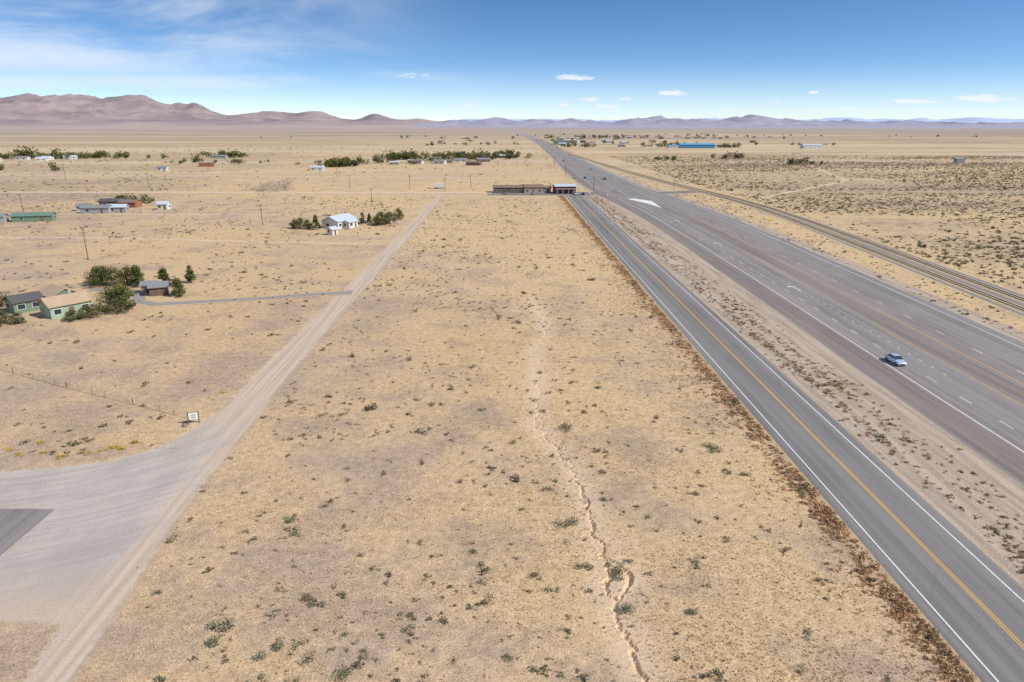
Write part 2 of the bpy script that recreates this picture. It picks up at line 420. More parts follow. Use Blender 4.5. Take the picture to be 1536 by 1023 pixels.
xstrip('farm_track', [(-700,600),(-300,585),(-60,560),(60,545)], 5, 0.01, M_track, 2.5, 15)
xstrip('farm_track', [(-1500,1150),(-700,1080),(-100,1050),(70,1040)], 9, 0.01, M_track, 4, 30)
xstrip('farm_track', [(110,1010),(500,960),(1500,930)], 8, 0.01, M_track, 4, 30)
xstrip('farm_track', [(150,400),(260,520),(330,760),(420,1000)], 4, 0.01, M_track, 3, 20)
xstrip('driveway', [(-38.5,172.6),(-46,171.5),(-58.7,167.2),(-73.8,163.6),(-84,161.5),(-89,164),(-93,172),(-100,176),(-108,177)], 3.4, 0.026, M_drive, 1.0, 2)
xstrip('driveway', [(-38,300),(-50,299),(-62,301),(-75,303)], 3.2, 0.026, M_dirt, 1.2, 3)

# railway
RC = fx([(0,116),(60,119.5),(150,125.2),(240,130.5),(300,133.6),(350,134.8),(400,132.5),(450,127),(520,119.5),(650,110),(934,97),(1500,100),(2141,101),(3400,84),(6000,60)])
RW = fx([(0,14.5),(240,14),(350,12),(520,10),(934,8.5),(6000,8)])
bal = soft_strip('railway_ballast', lambda y: RC(y)-RW(y)/2, lambda y: RC(y)+RW(y)/2, 20, 3500, 0.03, M_ballast, 6, 1.0)
M_rail = simple('rail_steel', (0.20, 0.18, 0.17), 0.5, metal=0.4); M_tie = simple('rail_ties_wood', (0.19, 0.175, 0.16))
rails = empty('railway_track', (0, 0, 0))
for ti, tc in enumerate((-0.22, 0.22)):
    ctr = lambda y, tc=tc: RC(y)+RW(y)*tc
    strip('bed_%d' % ti, lambda y: ctr(y)-1.6, lambda y: ctr(y)+1.6, 20, 1800, 0.16, M_ballast, 10, 0.6, parent=rails)
    for sgn in (-0.72, 0.72):
        S = stations(20, 1800, 10); VV = []; FF = []
        for y in S:
            x = ctr(y)+sgn
            VV += [(x-.05, y, .17), (x-.05, y, .33), (x+.05, y, .33), (x+.05, y, .17)]
        for i in range(len(S)-1):
            for j in range(3): q = i*4+j; FF.append((q, q+1, q+5, q+4))
        np_mesh('rail_%d' % ti, VV, FF, [M_rail]).parent = rails
    VV = []; FF = []
    for y in np.arange(60, 420, 0.9):
        x = ctr(y); q = len(VV)
        VV += [(x-1.3, y-.13, .18), (x+1.3, y-.13, .18), (x+1.3, y+.13, .18), (x-1.3, y+.13, .18)]; FF.append((q, q+1, q+2, q+3))
    np_mesh('ties_%d' % ti, VV, FF, [M_tie]).parent = rails

# ------------------------------------------------------------------ hills
def hill_mat(name, dark, light, hz, hzf, lowc=None):
    m, t, b = new_mat(name)
    g, X, Y = pos(t)
    sp = t.node('ShaderNodeSeparateXYZ'); t.l.new(g, sp.inputs[0])
    n1 = t.noise(g, 0.0016, 5, 0.6); n2 = t.noise(g, 0.009, 4, 0.65)
    c = t.mix(t.ramp(t.math('ADD', t.math('MULTIPLY', n1, .6), t.math('MULTIPLY', n2, .4)), 0.38, 0.62), dark, light)
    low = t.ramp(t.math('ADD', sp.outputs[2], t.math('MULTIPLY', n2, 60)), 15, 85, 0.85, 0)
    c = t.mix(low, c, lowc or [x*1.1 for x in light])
    c = t.mix(hzf, c, hz)  # aerial haze painted evenly into the slope colour
    t.l.new(c, b.inputs['Base Color'])
    return m
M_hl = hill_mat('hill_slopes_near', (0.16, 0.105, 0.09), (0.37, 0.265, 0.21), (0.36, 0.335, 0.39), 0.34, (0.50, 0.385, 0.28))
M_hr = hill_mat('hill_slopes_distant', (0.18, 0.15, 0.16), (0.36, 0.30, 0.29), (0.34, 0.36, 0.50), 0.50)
M_hf = hill_mat('hill_slopes_farthest', (0.30, 0.30, 0.36), (0.40, 0.40, 0.45), (0.46, 0.55, 0.74), 0.8)  # bluish base colours carry painted aerial haze as well
def hills(name, x0, x1, nx, y0, y1, ny, peaks, mat, rough=0.45, nsc=0.0012, base=-3, apron=0.04):
    xs = np.linspace(x0, x1, nx); ys = np.linspace(y0, y1, ny); XX, YY = np.meshgrid(xs, ys)
    Z = np.zeros(XX.shape)
    for (px, py, h, rx, ry) in peaks:
        r = np.sqrt(((XX-px)/rx)**2+((YY-py)/ry)**2)
        Z = (Z**5 + (h*np.exp(-(r**1.7)))**5)**0.2
        Z = Z + apron*h*np.exp(-(r*0.6)**2)
    N = np.array([mn.ridged_multi_fractal(Vector((float(x)*nsc, float(y)*nsc, 1.7)), 0.95, 2.1, 5, 1.0, 2.0) for x, y in zip(XX.ravel(), YY.ravel())]).reshape(XX.shape)
    N = np.clip((N-N.mean())/(N.std()+1e-6), -2, 1.6)
    Z = Z*(1+rough*0.35*(N-0.8)) + base
    fade = np.clip((YY-y0)/((y1-y0)*0.12), 0, 1)
    Z = Z*fade + base*(1-fade)
    V = np.stack([XX.ravel(), YY.ravel(), Z.ravel()], 1)
    a = np.arange(nx*ny).reshape(ny, nx)
    F = np.stack([a[:-1,:-1].ravel(), a[:-1,1:].ravel(), a[1:,1:].ravel(), a[1:,:-1].ravel()], 1)
    return np_mesh(name, V, F, [mat], smooth=True)
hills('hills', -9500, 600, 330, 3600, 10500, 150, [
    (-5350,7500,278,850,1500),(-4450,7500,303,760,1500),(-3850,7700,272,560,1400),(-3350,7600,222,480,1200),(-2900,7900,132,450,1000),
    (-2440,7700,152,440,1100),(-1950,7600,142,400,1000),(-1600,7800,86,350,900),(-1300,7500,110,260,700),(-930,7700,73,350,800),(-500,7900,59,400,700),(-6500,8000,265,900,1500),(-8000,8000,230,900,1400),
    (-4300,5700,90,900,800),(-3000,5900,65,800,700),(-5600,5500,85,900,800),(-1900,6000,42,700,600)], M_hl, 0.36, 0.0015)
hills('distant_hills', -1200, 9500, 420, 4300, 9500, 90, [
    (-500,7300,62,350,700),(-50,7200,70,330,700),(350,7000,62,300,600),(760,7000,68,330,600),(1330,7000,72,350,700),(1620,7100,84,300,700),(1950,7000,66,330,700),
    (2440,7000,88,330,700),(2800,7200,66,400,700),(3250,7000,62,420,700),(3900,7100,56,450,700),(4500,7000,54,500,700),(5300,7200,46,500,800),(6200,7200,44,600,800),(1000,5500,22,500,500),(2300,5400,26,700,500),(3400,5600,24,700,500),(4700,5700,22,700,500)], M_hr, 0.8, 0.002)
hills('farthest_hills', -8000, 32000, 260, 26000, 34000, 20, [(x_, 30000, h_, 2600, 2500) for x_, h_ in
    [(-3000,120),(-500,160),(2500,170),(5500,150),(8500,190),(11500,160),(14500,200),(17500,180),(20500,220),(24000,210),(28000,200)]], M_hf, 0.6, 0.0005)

# ------------------------------------------------------------------ plant templates
def veg_mat(name, dark, light, light2=None):
    m, t, b = new_mat(name)
    g, X, Y = pos(t)
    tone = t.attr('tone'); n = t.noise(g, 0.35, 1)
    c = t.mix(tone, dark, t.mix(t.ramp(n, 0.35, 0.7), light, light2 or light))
    c = t.mix(t.ramp(Y, 700, 4000, 0, 0.65), c, (0.25, 0.24, 0.26))  # distant plants greyed by haze painted into their colour
    t.l.new(c, b.inputs['Base Color']); b.inputs['Roughness'].default_value = 0.85
    return m
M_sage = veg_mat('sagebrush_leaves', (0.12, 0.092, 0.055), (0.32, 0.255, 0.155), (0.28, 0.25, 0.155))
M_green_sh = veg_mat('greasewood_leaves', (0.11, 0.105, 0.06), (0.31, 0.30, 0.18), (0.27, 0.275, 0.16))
M_rust = veg_mat('rust_weed_stems', (0.32, 0.18, 0.09), (0.68, 0.43, 0.23), (0.70, 0.50, 0.29))
M_ybush = veg_mat('rabbitbrush_flowers', (0.25, 0.17, 0.03), (0.75, 0.52, 0.08))
M_grass = veg_mat('dry_grass_blades', (0.46, 0.33, 0.18), (0.74, 0.57, 0.35))
M_leafg = veg_mat('tree_leaves_green', (0.045, 0.055, 0.016), (0.16, 0.17, 0.05), (0.22, 0.20, 0.07))
M_leafd = veg_mat('tree_leaves_olive', (0.055, 0.055, 0.025), (0.19, 0.175, 0.085), (0.26, 0.215, 0.10))
M_bare = veg_mat('bare_twigs', (0.30, 0.25, 0.20), (0.55, 0.46, 0.38))
M_bark = simple('bark', (0.12, 0.085, 0.06))

def tri_cloud(C, size, r, up=0.0, elong=1.0):
    n = len(C); A = r.normal(size=(n, 3)); A[:,2] += up*np.sign(A[:,2]+1e-6); A /= np.linalg.norm(A, axis=1)[:,None]
    B = r.normal(size=(n, 3)); B -= (B*A).sum(1)[:,None]*A; B /= np.linalg.norm(B, axis=1)[:,None]
    s = (size*r.uniform(0.6, 1.4, n))[:,None]
    V = np.stack([C+A*s*elong, C-A*s*0.5*elong+B*s*0.8, C-A*s*0.5*elong-B*s*0.8], 1).reshape(-1, 3)
    return V, np.arange(3*n).reshape(-1, 3)
def shrub(seed, n=90, flat=0.75, leaf=0.16):
    r = np.random.default_rng(seed); nb = 5
    bc = r.normal(size=(nb, 3))*[0.42, 0.42, 0.12]; bc[:,2] = abs(bc[:,2])+0.25
    br = r.uniform(0.35, 0.6, nb)
    k = r.integers(0, nb, n); D = r.normal(size=(n, 3)); D /= np.linalg.norm(D, axis=1)[:,None]
    C = bc[k]+D*(br[k]*r.uniform(0.55, 1.1, n))[:,None]; C[:,2] = np.abs(C[:,2])*flat
    V, F = tri_cloud(C, leaf, r, 0.5)
    V[:,2] = np.maximum(V[:,2], -0.02)
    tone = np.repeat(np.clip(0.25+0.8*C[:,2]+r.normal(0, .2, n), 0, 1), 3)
    return V, F, tone
def tuft(seed):
    r = np.random.default_rng(seed); n = 6; V = []; T = []
    for i in range(n):
        a = r.uniform(0, 6.28); d = r.uniform(0.3, 1.0); w = 0.18
        x, y = r.normal(0, .25, 2)
        V += [(x-w*math.sin(a), y+w*math.cos(a), 0), (x+w*math.sin(a), y-w*math.cos(a), 0), (x+d*math.cos(a)*.6, y+d*math.sin(a)*.6, r.uniform(.6, 1.2))]
        T += [0.2, 0.2, r.uniform(.6, 1)]
    return np.array(V), np.arange(3*n).reshape(-1, 3), np.array(T)
def scatter(name, temps, P, S, mat, seed=1, zs=None, tv=0.25):
    r = np.random.default_rng(seed); P = np.asarray(P, float); S = np.asarray(S, float)
    if P.shape[1] == 2: P = np.c_[P, np.zeros(len(P))]
    VV = []; FF = []; TT = []; base = 0; k = r.integers(0, len(temps), len(P))
    for ti, (tv_, tf, tt) in enumerate(temps):
        ii = np.where(k == ti)[0]
        if not len(ii): continue
        a = r.uniform(0, 6.283, len(ii)); c, s = np.cos(a), np.sin(a)
        sx = S[ii]; sz = S[ii]*r.uniform(0.7, 1.2, len(ii))*(1 if zs is None else zs)
        asp = r.uniform(0.8, 1.25, len(ii))
        x = tv_[None,:,0]*asp[:,None]; y = tv_[None,:,1]
        W = np.stack([(x*c[:,None]-y*s[:,None])*sx[:,None]+P[ii,0:1], (x*s[:,None]+y*c[:,None])*sx[:,None]+P[ii,1:2], tv_[None,:,2]*sz[:,None]+P[ii,2:3]], 2)
        n = len(tv_); VV.append(W.reshape(-1, 3))
        FF.append((tf[None]+(base+np.arange(len(ii))*n)[:,None,None]).reshape(-1, 3)); base += n*len(ii)
        TT.append(np.clip(tt[None]+r.normal(0, tv, len(ii))[:,None], 0, 1).ravel())
    return np_mesh(name, np.concatenate(VV), np.concatenate(FF), [mat], attrs={'tone': np.concatenate(TT)})

SH_md = [shrub(20+i, 80, 0.75, 0.16) for i in range(6)]
SH_lo = [shrub(40+i, 26, 0.7, 0.30) for i in range(6)]
TU = [tuft(60+i) for i in range(6)]

def nmask(P, sc, lo, hi, seed=0.0):
    v = np.array([mn.fractal(Vector((float(p[0])*sc, float(p[1])*sc, seed)), 0.9, 2.0, 3) for p in P])
    return np.clip((v-lo)/(hi-lo), 0, 1)
def region(n, x0, x1, y0, y1, ybias=1.0):
    y = y0+(y1-y0)*rng.random(n)**ybias; return np.c_[x0+(x1-x0)*rng.random(n), y]
def onroad(P):
    x, y = P[:,0], P[:,1]
    vHL = np.array([HL(v) for v in y]); vHR = np.array([HR(v) for v in y]); vRC = np.array([RC(v) for v in y])
    m = (x > 37.9) & (x < 49.6)
    m |= (x > vHL-6.3) & (x < vHR+0.7); m |= abs(x-vRC) < 7.6
    w = (x > -97) & (x < -30) & (y < 437)
    sdv = np.full(len(P), -9.0)
    if w.any(): sdv[w] = np.maximum(poly_sd(x[w], y[w], road_poly), poly_sd(x[w], y[w], pad_poly))
    m |= sdv > -0.3
    m |= (abs(y-433) < 9)
    return m
def keep(P, prob):
    P = P[rng.random(len(P)) < prob]; return P[~onroad(P)]
fld = region(10500, -36, 37.5, 36, 400, 1.15)
fld = keep(fld, 0.14+0.75*nmask(fld, 0.035, -0.2, 0.45)*np.interp(fld[:,0], [-36, 5, 20, 37], [1.0, .7, .3, .3]))
sz = rng.lognormal(-1.42, 0.48, len(fld)); half = rng.random(len(fld)) < 0.65
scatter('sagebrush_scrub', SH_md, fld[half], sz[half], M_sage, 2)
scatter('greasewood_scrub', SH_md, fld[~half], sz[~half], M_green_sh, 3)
lf = region(12000, -330, -44, 75, 430, 1.1)
lf = keep(lf, 0.17+0.55*nmask(lf, 0.02, -0.2, 0.4, 5.0))
lf = lf[~((lf[:,1] < 82) & (lf[:,0] < -44))]
scatter('sagebrush_scrub', SH_lo, lf, rng.lognormal(-1.0, 0.4, len(lf)), M_sage, 4)
lf = region(9000, -900, 60, 430, 1300, 1.0); lf = keep(lf, 0.2+0.6*nmask(lf, 0.006, -0.1, 0.4, 9.0))
scatter('sagebrush_scrub', SH_lo, lf, rng.lognormal(-0.4, 0.35, len(lf)), M_sage, 5)
st = region(68000, 138, 800, 130, 900, 1.3)
st = st[(st[:,0] < st[:,1]*0.78+45)]
st = keep(st, 0.12+0.88*nmask(st*[0.5, 1], 0.012, -0.4, 0.15, 2.0))
scatter('sagebrush_steppe', SH_lo, st, rng.lognormal(-0.6, 0.38, len(st)), M_sage, 6)
rows = []
for off_, jit_, n_ in ((3.8, 0.6, 1500), (6.9, 0.8, 1300), (2.0, 0.8, 300), (9.2, 1.3, 600)):
    y = 30+390*rng.random(n_)**1.2; rows.append(np.c_[48.9+off_+rng.normal(0, jit_, n_), y])
rows = np.concatenate(rows); rows = keep(rows, 0.35+0.65*nmask(rows, 0.05, -0.3, 0.3, 4.0))
q = rng.random(len(rows))
scatter('verge_scrub', SH_md, rows[q < .6], rng.lognormal(-1.25, 0.32, (q < .6).sum()), M_sage, 7)
scatter('verge_weeds', SH_md, rows[q >= .6], rng.lognormal(-1.2, 0.3, (q >= .6).sum()), M_rust, 8)
ea = region(4600, 100, 145, 90, 600, 1.0); ea = keep(ea, 0.55*nmask(ea, 0.03, -0.2, 0.4, 7.0)+0.14)
scatter('verge_scrub', SH_lo, ea, rng.lognormal(-1.0, 0.3, len(ea)), M_sage, 9)
y = 30+385*rng.random(7500)**1.1; x = 37.2-np.abs(rng.normal(0, 1.3, 7500))
P = np.c_[x, y]; P = P[rng.random(len(P)) < 0.25+0.75*nmask(P*[0.3, 1], 0.12, -0.4, 0.2, 1.0)]
q = rng.random(len(P))
scatter('roadside_weeds', SH_md, P[q < .8], rng.lognormal(-1.2, 0.35, (q < .8).sum()), M_rust, 10)
scatter('roadside_weeds', SH_md, P[(q >= .8)], rng.lognormal(-1.3, 0.35, (q >= .8).sum()), M_sage, 11)
P = region(3600, 29.5, 36.5, 36, 400, 1.2); P = P[rng.random(len(P)) < 0.2+0.6*nmask(P, 0.07, -0.2, 0.4, 12.0)]
scatter('verge_grass', TU, P, rng.uniform(0.2, 0.45, len(P)), M_grass, 12)
for i, (x, y, s) in enumerate([(9,89.1,.85),(28.2,82.7,.85),(7.4,65.2,.8),(8.2,57.2,.62),(11,56.4,.75),(11.2,50.9,.6),(3.2,55.9,.5),(-24.4,48.4,.95),(-19.2,46.7,.7),(-18.1,53,.55),(-12.8,43.9,.6),(-23.4,66.1,.5),(3.5,143.6,.7),(19.4,58.4,.42),(16.9,50.6,.5),(5.4,72.5,.5),(1.5,85,.45),(12,70,.4),(-20,70,.4),(23,71,.4),(30.5,75.5,.5),(12.5,76.5,.45),(16,105,.5),(-3,60,.4),(-8,50.5,.4),(6.2,96,.4)]):
    Vt, Ft, Tt = shrub(100+i, 420, 0.8, 0.075); s *= 1.35
    ob = np_mesh('greasewood_bush', Vt*s, Ft, [M_green_sh if i % 3 else M_sage], attrs={'tone': Tt})
    ob.location = (x, y, -0.02 if i not in (4, 3) else -0.1); ob.rotation_euler = (0, 0, i*1.3)
for i, (x, y) in enumerate([(-63.8,82.5),(-63.3,86),(-57.8,81.9),(-55,82.8),(-51.2,83.9),(-61,83),(-50,86),(-66,84),(-52.5,84.6),(-45.5,104),(-54,83.4)]):
    Vt, Ft, Tt = shrub(140+i, 240, 0.8, 0.1); s = rng.uniform(.45, .75)
    ob = np_mesh('yellow_rabbitbrush', Vt*s, Ft, [M_ybush], attrs={'tone': Tt}); ob.location = (x, y, 0)
P = region(60000, -40, 37, 38, 170, 1.7); P = P[~onroad(P)]
P = P[rng.random(len(P)) < 0.15+0.85*nmask(P, 0.08, -0.35, 0.3, 15.0)]
scatter('dry_grass', TU, P, rng.uniform(0.07, 0.2, len(P)), M_grass, 13)
P = region(9000, -75, -44, 84, 170, 1.2); P = P[rng.random(len(P)) < 0.6]
scatter('dry_grass', TU, P, rng.uniform(0.1, 0.25, len(P)), M_grass, 14)

# ------------------------------------------------------------------ trees
def frustum(p0, p1, r0, r1, n=6):
    p0, p1 = np.array(p0, float), np.array(p1, float); d = p1-p0; d /= np.linalg.norm(d)
    u = np.cross(d, [0.3, 0.9, 0.1]); u /= np.linalg.norm(u); v = np.cross(d, u)
    A = [p0+r0*(u*math.cos(k)+v*math.sin(k)) for k in np.arange(n)*2*math.pi/n]
    B = [p1+r1*(u*math.cos(k)+v*math.sin(k)) for k in np.arange(n)*2*math.pi/n]
    F = []
    for i in range(n):
        j = (i+1) % n; F += [(i, j, n+j), (i, n+j, n+i)]
    return np.array(A+B), np.array(F)
def tree_mesh(seed, h, rad, kind='round', nleaf=1500, leaf=0.16, mat=None):
    r = np.random.default_rng(seed); Vs = []; Fs = []; T = []; mi = []; base = 0
    def add(V, F, m, t):
        nonlocal base
        Vs.append(V); Fs.append(F+base); base += len(V); mi.extend([m]*len(F)); T.append(np.full(len(V), t) if np.isscalar(t) else t)
    add(*frustum((0, 0, -0.1), (0.1, 0.05, h*0.75), 0.04*h, 0.012*h), 0, 0.5)
    for i in range(7):
        a = r.uniform(0, 6.28); z0 = h*r.uniform(.12, .5); z1 = z0+h*r.uniform(.15, .35)
        add(*frustum((0, 0, z0), (rad*.6*math.cos(a), rad*.6*math.sin(a), z1), .015*h, .005*h, 4), 0, 0.5)
    nc = 28; cc = []
    for i in range(nc):
        a = r.uniform(0, 6.28); z = r.uniform(0.08, 1.0)
        if kind == 'cone': rr = rad*(1.05-z)*r.uniform(.3, .9)
        elif kind == 'poplar': rr = rad*math.sin(min(1, z*1.1)*2.9)*r.uniform(.2, 1.0)
        else: rr = rad*math.sqrt(max(0, 1-(2*z-0.9)**2*0.9))*r.uniform(.25, .9)
        cc.append((rr*math.cos(a), rr*math.sin(a), z*h*0.92))
    cc = np.array(cc); cr = r.uniform(.25, .45, nc)*rad*(0.9 if kind != 'cone' else .8)
    ct = r.uniform(-.25, .25, nc)
    k = r.integers(0, nc, nleaf); D = r.normal(size=(nleaf, 3)); D /= np.linalg.norm(D, axis=1)[:,None]
    C = cc[k]+D*(cr[k]*r.uniform(.4, 1.08, nleaf))[:,None]; C[:,2] = np.maximum(C[:,2], 0.1*h)
    V, F = tri_cloud(C, leaf, r, 0.3)
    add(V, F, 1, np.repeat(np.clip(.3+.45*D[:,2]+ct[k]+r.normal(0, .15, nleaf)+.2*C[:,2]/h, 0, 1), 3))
    return np_mesh('tree', np.concatenate(Vs), np.concatenate(Fs), [M_bark, mat or M_leafg], mi, {'tone': np.concatenate(T)}, link=False)
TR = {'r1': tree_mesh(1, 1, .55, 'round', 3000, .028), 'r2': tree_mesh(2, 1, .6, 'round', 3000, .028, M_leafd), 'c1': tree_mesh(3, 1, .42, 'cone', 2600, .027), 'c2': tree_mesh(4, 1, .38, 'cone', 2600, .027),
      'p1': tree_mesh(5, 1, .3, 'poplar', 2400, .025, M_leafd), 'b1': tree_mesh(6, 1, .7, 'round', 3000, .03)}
def tree(name, kind, x, y, h, wmul=1.0):
    ob = bpy.data.objects.new(name, TR[kind]); COL.objects.link(ob); ob.location = (x, y, 0)
    ob.scale = (h*wmul, h*wmul, h); ob.rotation_euler = (0, 0, rng.uniform(0, 6.28)); return ob
for k, x, y, h, w in [('r1',-88.6,154.5,6.6,1.15),('b1',-106,181,5.4,1.1),('b1',-101.5,183,4.8,1.1),('c1',-97.6,181,6.0,1.2),('c1',-89.7,179.5,5.6,1.1),('c2',-85,184.5,5.0,1.1),('c1',-81.6,169.5,5.0,1.25),('b1',-119,158,4.4,1.1),
                      ('r2',-108,140.5,4.2,1.2),('b1',-92.5,149.5,2.8,1.3),('b1',-95,147.5,2.4,1.3),('r1',-91.5,160.5,4.2,1.0),('r2',-109,145,3,1.2),('b1',-109,184,4.6,1.2),('r2',-105.5,145,2.4,1.2),('b1',-97,171,3.0,1.2)]:
    tree('juniper_tree', k, x, y, h, w)
for k, x, y, h, w in [('b1',-83,284.4,4.4,1.1),('c1',-75.4,281,6.6,.8),('r2',-79,283,3.8,1.0),('p1',-59.5,296.5,5.2,1.0),('c1',-57,299,4.6,.9),('b1',-50.5,294,5.6,.9),('b1',-47.8,297,5.2,.9),('b1',-46,310,5.0,.8),('r1',-53.0,293.0,4.2,1.0),('r2',-86,286,3.2,1.1)]:
    tree('juniper_tree', k, x, y, h, w)
FT = []
for i in range(6):
    r = np.random.default_rng(300+i); n = 120; nb = 7
    bc = np.c_[r.normal(0, .3, nb), r.normal(0, .3, nb), r.uniform(.3, .75, nb)]; k = r.integers(0, nb, n)
    D = r.normal(size=(n, 3)); D /= np.linalg.norm(D, axis=1)[:,None]; C = bc[k]+D*.28; C[:,2] = np.clip(C[:,2], .03, 1.1)
    V_, F_ = tri_cloud(C, .105, r, .3); V0, F0 = frustum((0, 0, -.02), (0, 0, .5), .04, .02, 4)
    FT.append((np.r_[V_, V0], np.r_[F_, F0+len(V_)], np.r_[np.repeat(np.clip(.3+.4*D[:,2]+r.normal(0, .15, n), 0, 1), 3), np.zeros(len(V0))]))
def grove(name, spec, mat, seed):
    P = []; S = []
    r = np.random.default_rng(seed)
    for x, y, n, sx, sy, h in spec:
        P.append(np.c_[r.normal(x, sx, n), r.normal(y, sy, n)]); S.append(h*r.lognormal(0, .25, n))
    P = np.concatenate(P); S = np.concatenate(S); ok = ~onroad(P); scatter(name, FT, P[ok], S[ok], mat, seed, tv=.15)
grove('distant_trees', [(-202,380,10,7,2.5,3.8),(-157,700,24,9,10,7.0),(-168,740,12,14,12,6),(-117,830,24,12,14,8),(-39,860,40,36,20,6.8),(0,890,22,16,16,6.5),(-70,800,18,20,16,5.5),(-95,760,12,14,14,5),
    (-346,890,22,16,8,6.2),(-570,860,40,38,12,6.8),(-515,873,24,16,10,6.5),(-480,880,8,12,8,6),(-340,760,8,16,10,5),(-440,860,6,30,10,5),(-270,760,6,20,10,4.5),(-450,640,5,30,5,4)], M_leafg, 21)
grove('distant_trees', [(193,816,9,7,4,4.5),(276,845,9,8,4,5),(316,723,8,9,5,5),(380,1210,20,18,10,7),(290,1240,12,20,10,7),(150,1500,30,35,60,6),(220,1900,36,80,90,7),(420,2000,36,140,100,7),(130,1250,16,20,30,6),(800,2200,24,300,150,7),
    (-300,2000,8,200,120,6),(-60,1400,14,60,60,6),(-150,760,8,20,20,4.5),(-20,840,24,34,14,6),(520,1300,6,60,20,6),(330,1400,12,60,60,6)], M_leafd, 22)
P = np.c_[rng.normal(-147, 7, 22), rng.normal(452, 8, 22)]
tw = []
for i in range(4):
    r = np.random.default_rng(500+i); n = 110; C = np.c_[r.normal(0, .3, n), r.normal(0, .3, n), r.uniform(.05, 1, n)]
    V_, F_ = tri_cloud(C, .04, r, 1.5, 3.0); tw.append((V_, F_, np.repeat(r.uniform(0, 1, n), 3)))
scatter('bare_trees', tw, P, rng.uniform(3.5, 6.5, 22), M_bare, 23)

# ------------------------------------------------------------------ buildings
def wall_mat(name, col):
    m, t, b = new_mat(name)
    g = t.node('ShaderNodeTexCoord').outputs['Object']
    sp = t.node('ShaderNodeSeparateXYZ'); t.l.new(g, sp.inputs[0])
    w = t.math('PINGPONG', sp.outputs[2], 0.12); n = t.noise(g, 1.2, 3)
    c = t.mix(n, [x*.88 for x in col], [min(1, x*1.08) for x in col])
    c = t.mix(t.ramp(w, 0.0, 0.02, .35, 0), c, [x*.5 for x in col])
    t.l.new(c, b.inputs['Base Color']); return m
W = {'white': wall_mat('siding_white', (.62,.61,.58)), 'green': wall_mat('siding_green', (.34,.44,.32)), 'dgreen': wall_mat('siding_dark_green', (.17,.25,.17)), 'tan': wall_mat('siding_tan', (.46,.36,.25)),
     'grey': wall_mat('siding_grey', (.34,.34,.34)), 'red': wall_mat('siding_dark_red', (.16,.03,.03)), 'brown': wall_mat('siding_brown', (.17,.12,.09)), 'blue': wall_mat('siding_blue', (.08,.25,.42)), 'orange': wall_mat('siding_orange', (.34,.13,.07))}
RF = {'white': simple('roof_white_metal', (.48,.53,.58), .5), 'tan': simple('roof_tan_shingle', (.44,.32,.21), .9, .25, 1.0), 'grey': simple('roof_grey_shingle', (.22,.22,.23)), 'dark': simple('roof_dark_shingle', (.10,.095,.09)), 'brown': simple('roof_brown', (.22,.15,.11)), 'blue': simple('roof_blue_metal', (.12,.34,.52), .5), 'green': simple('roof_green_metal', (.14,.21,.17), .5)}
M_glass = simple('window_glass', (.04,.05,.06), .1, spec=.6); M_trim = simple('white_trim', (.72,.71,.68), .6, .05); M_door = simple('door_paint', (.2,.12,.08)); M_found = simple('concrete', (.4,.38,.35))
def house(name, x, y, w, d, h, rh, rot=0, wall='white', roof='grey', nwin=3, over=0.4, door=True, z=0, parent=None):
    e = empty(name, (x, y, z), rot)
    if parent: e.parent = parent
    bm = bmesh.new(); hw_, hd = w/2, d/2
    v = [bm.verts.new(p) for p in [(-hw_,-hd,0),(hw_,-hd,0),(hw_,hd,0),(-hw_,hd,0),(-hw_,-hd,h),(hw_,-hd,h),(hw_,hd,h),(-hw_,hd,h),(-hw_,0,h+rh),(hw_,0,h+rh)]]
    for f in ((0,1,5,4),(2,3,7,6),(1,2,6,9,5),(3,0,4,8,7)): bm.faces.new([v[i] for i in f])
    bm_obj('walls', bm, W[wall], e)
    bm = bmesh.new(); th = .18; sl = rh/hd; ox = hw_+over; oy = hd+over
    zr = h+rh+.03; zl = h-over*sl+.03
    P = [(-ox,-oy,zl),(ox,-oy,zl),(ox,0,zr),(-ox,0,zr),(-ox,oy,zl),(ox,oy,zl)]
    a = [bm.verts.new(p) for p in P]; b2 = [bm.verts.new((p[0], p[1], p[2]+th)) for p in P]
    for f in ((0,1,2,3),(3,2,5,4)):
        bm.faces.new([a[i] for i in reversed(f)]); bm.faces.new([b2[i] for i in f])
    for i, j in ((0,1),(1,2),(2,5),(5,4),(4,3),(3,0)): bm.faces.new([a[i], a[j], b2[j], b2[i]])
    bm_obj('roof', bm, RF[roof], e)
    def win(n_, cx, cy, ww, wh, face):
        bm = bmesh.new()
        if face == 'y':
            add_box(bm, (cx, cy, 1.5), (ww+.2, .06, wh+.2), 1); add_box(bm, (cx, cy-.02*(1 if cy < 0 else -1), 1.5), (ww, .07, wh), 0)
        else:
            add_box(bm, (cx, cy, 1.5), (.06, ww+.2, wh+.2), 1); add_box(bm, (cx-.02*(1 if cx < 0 else -1), cy, 1.5), (.07, ww, wh), 0)
        bm_obj(n_, bm, [M_glass, M_trim], e)
    for i in range(nwin):
        fx_ = -hw_+(i+.5)*w/nwin
        if not (door and i == nwin//2): win('window_front_%d' % i, fx_, -hd-.02, min(1.5, w/nwin*.5), 1.1, 'y')
        win('window_back_%d' % i, fx_, hd+.02, min(1.5, w/nwin*.5), 1.1, 'y')
    for s_ in (-1, 1): win('window_side_%d' % s_, s_*(hw_+.02), 0.15*d, min(1.4, d*.3), 1.1, 'x')
    if door: box('door', (-hw_+(nwin//2+.5)*w/nwin, -hd-.03, 1.05), (1.0, .08, 2.1), M_door, e)
    return e
gh = house('green_house', -100.0, 153.5, 8.6, 6.0, 2.8, 1.5, R(52), 'green', 'tan', 3)
house('rear_wing', 2.2, 9.0, 7.5, 6.0, 3.1, 1.5, R(90), 'dgreen', 'tan', 4, parent=gh)
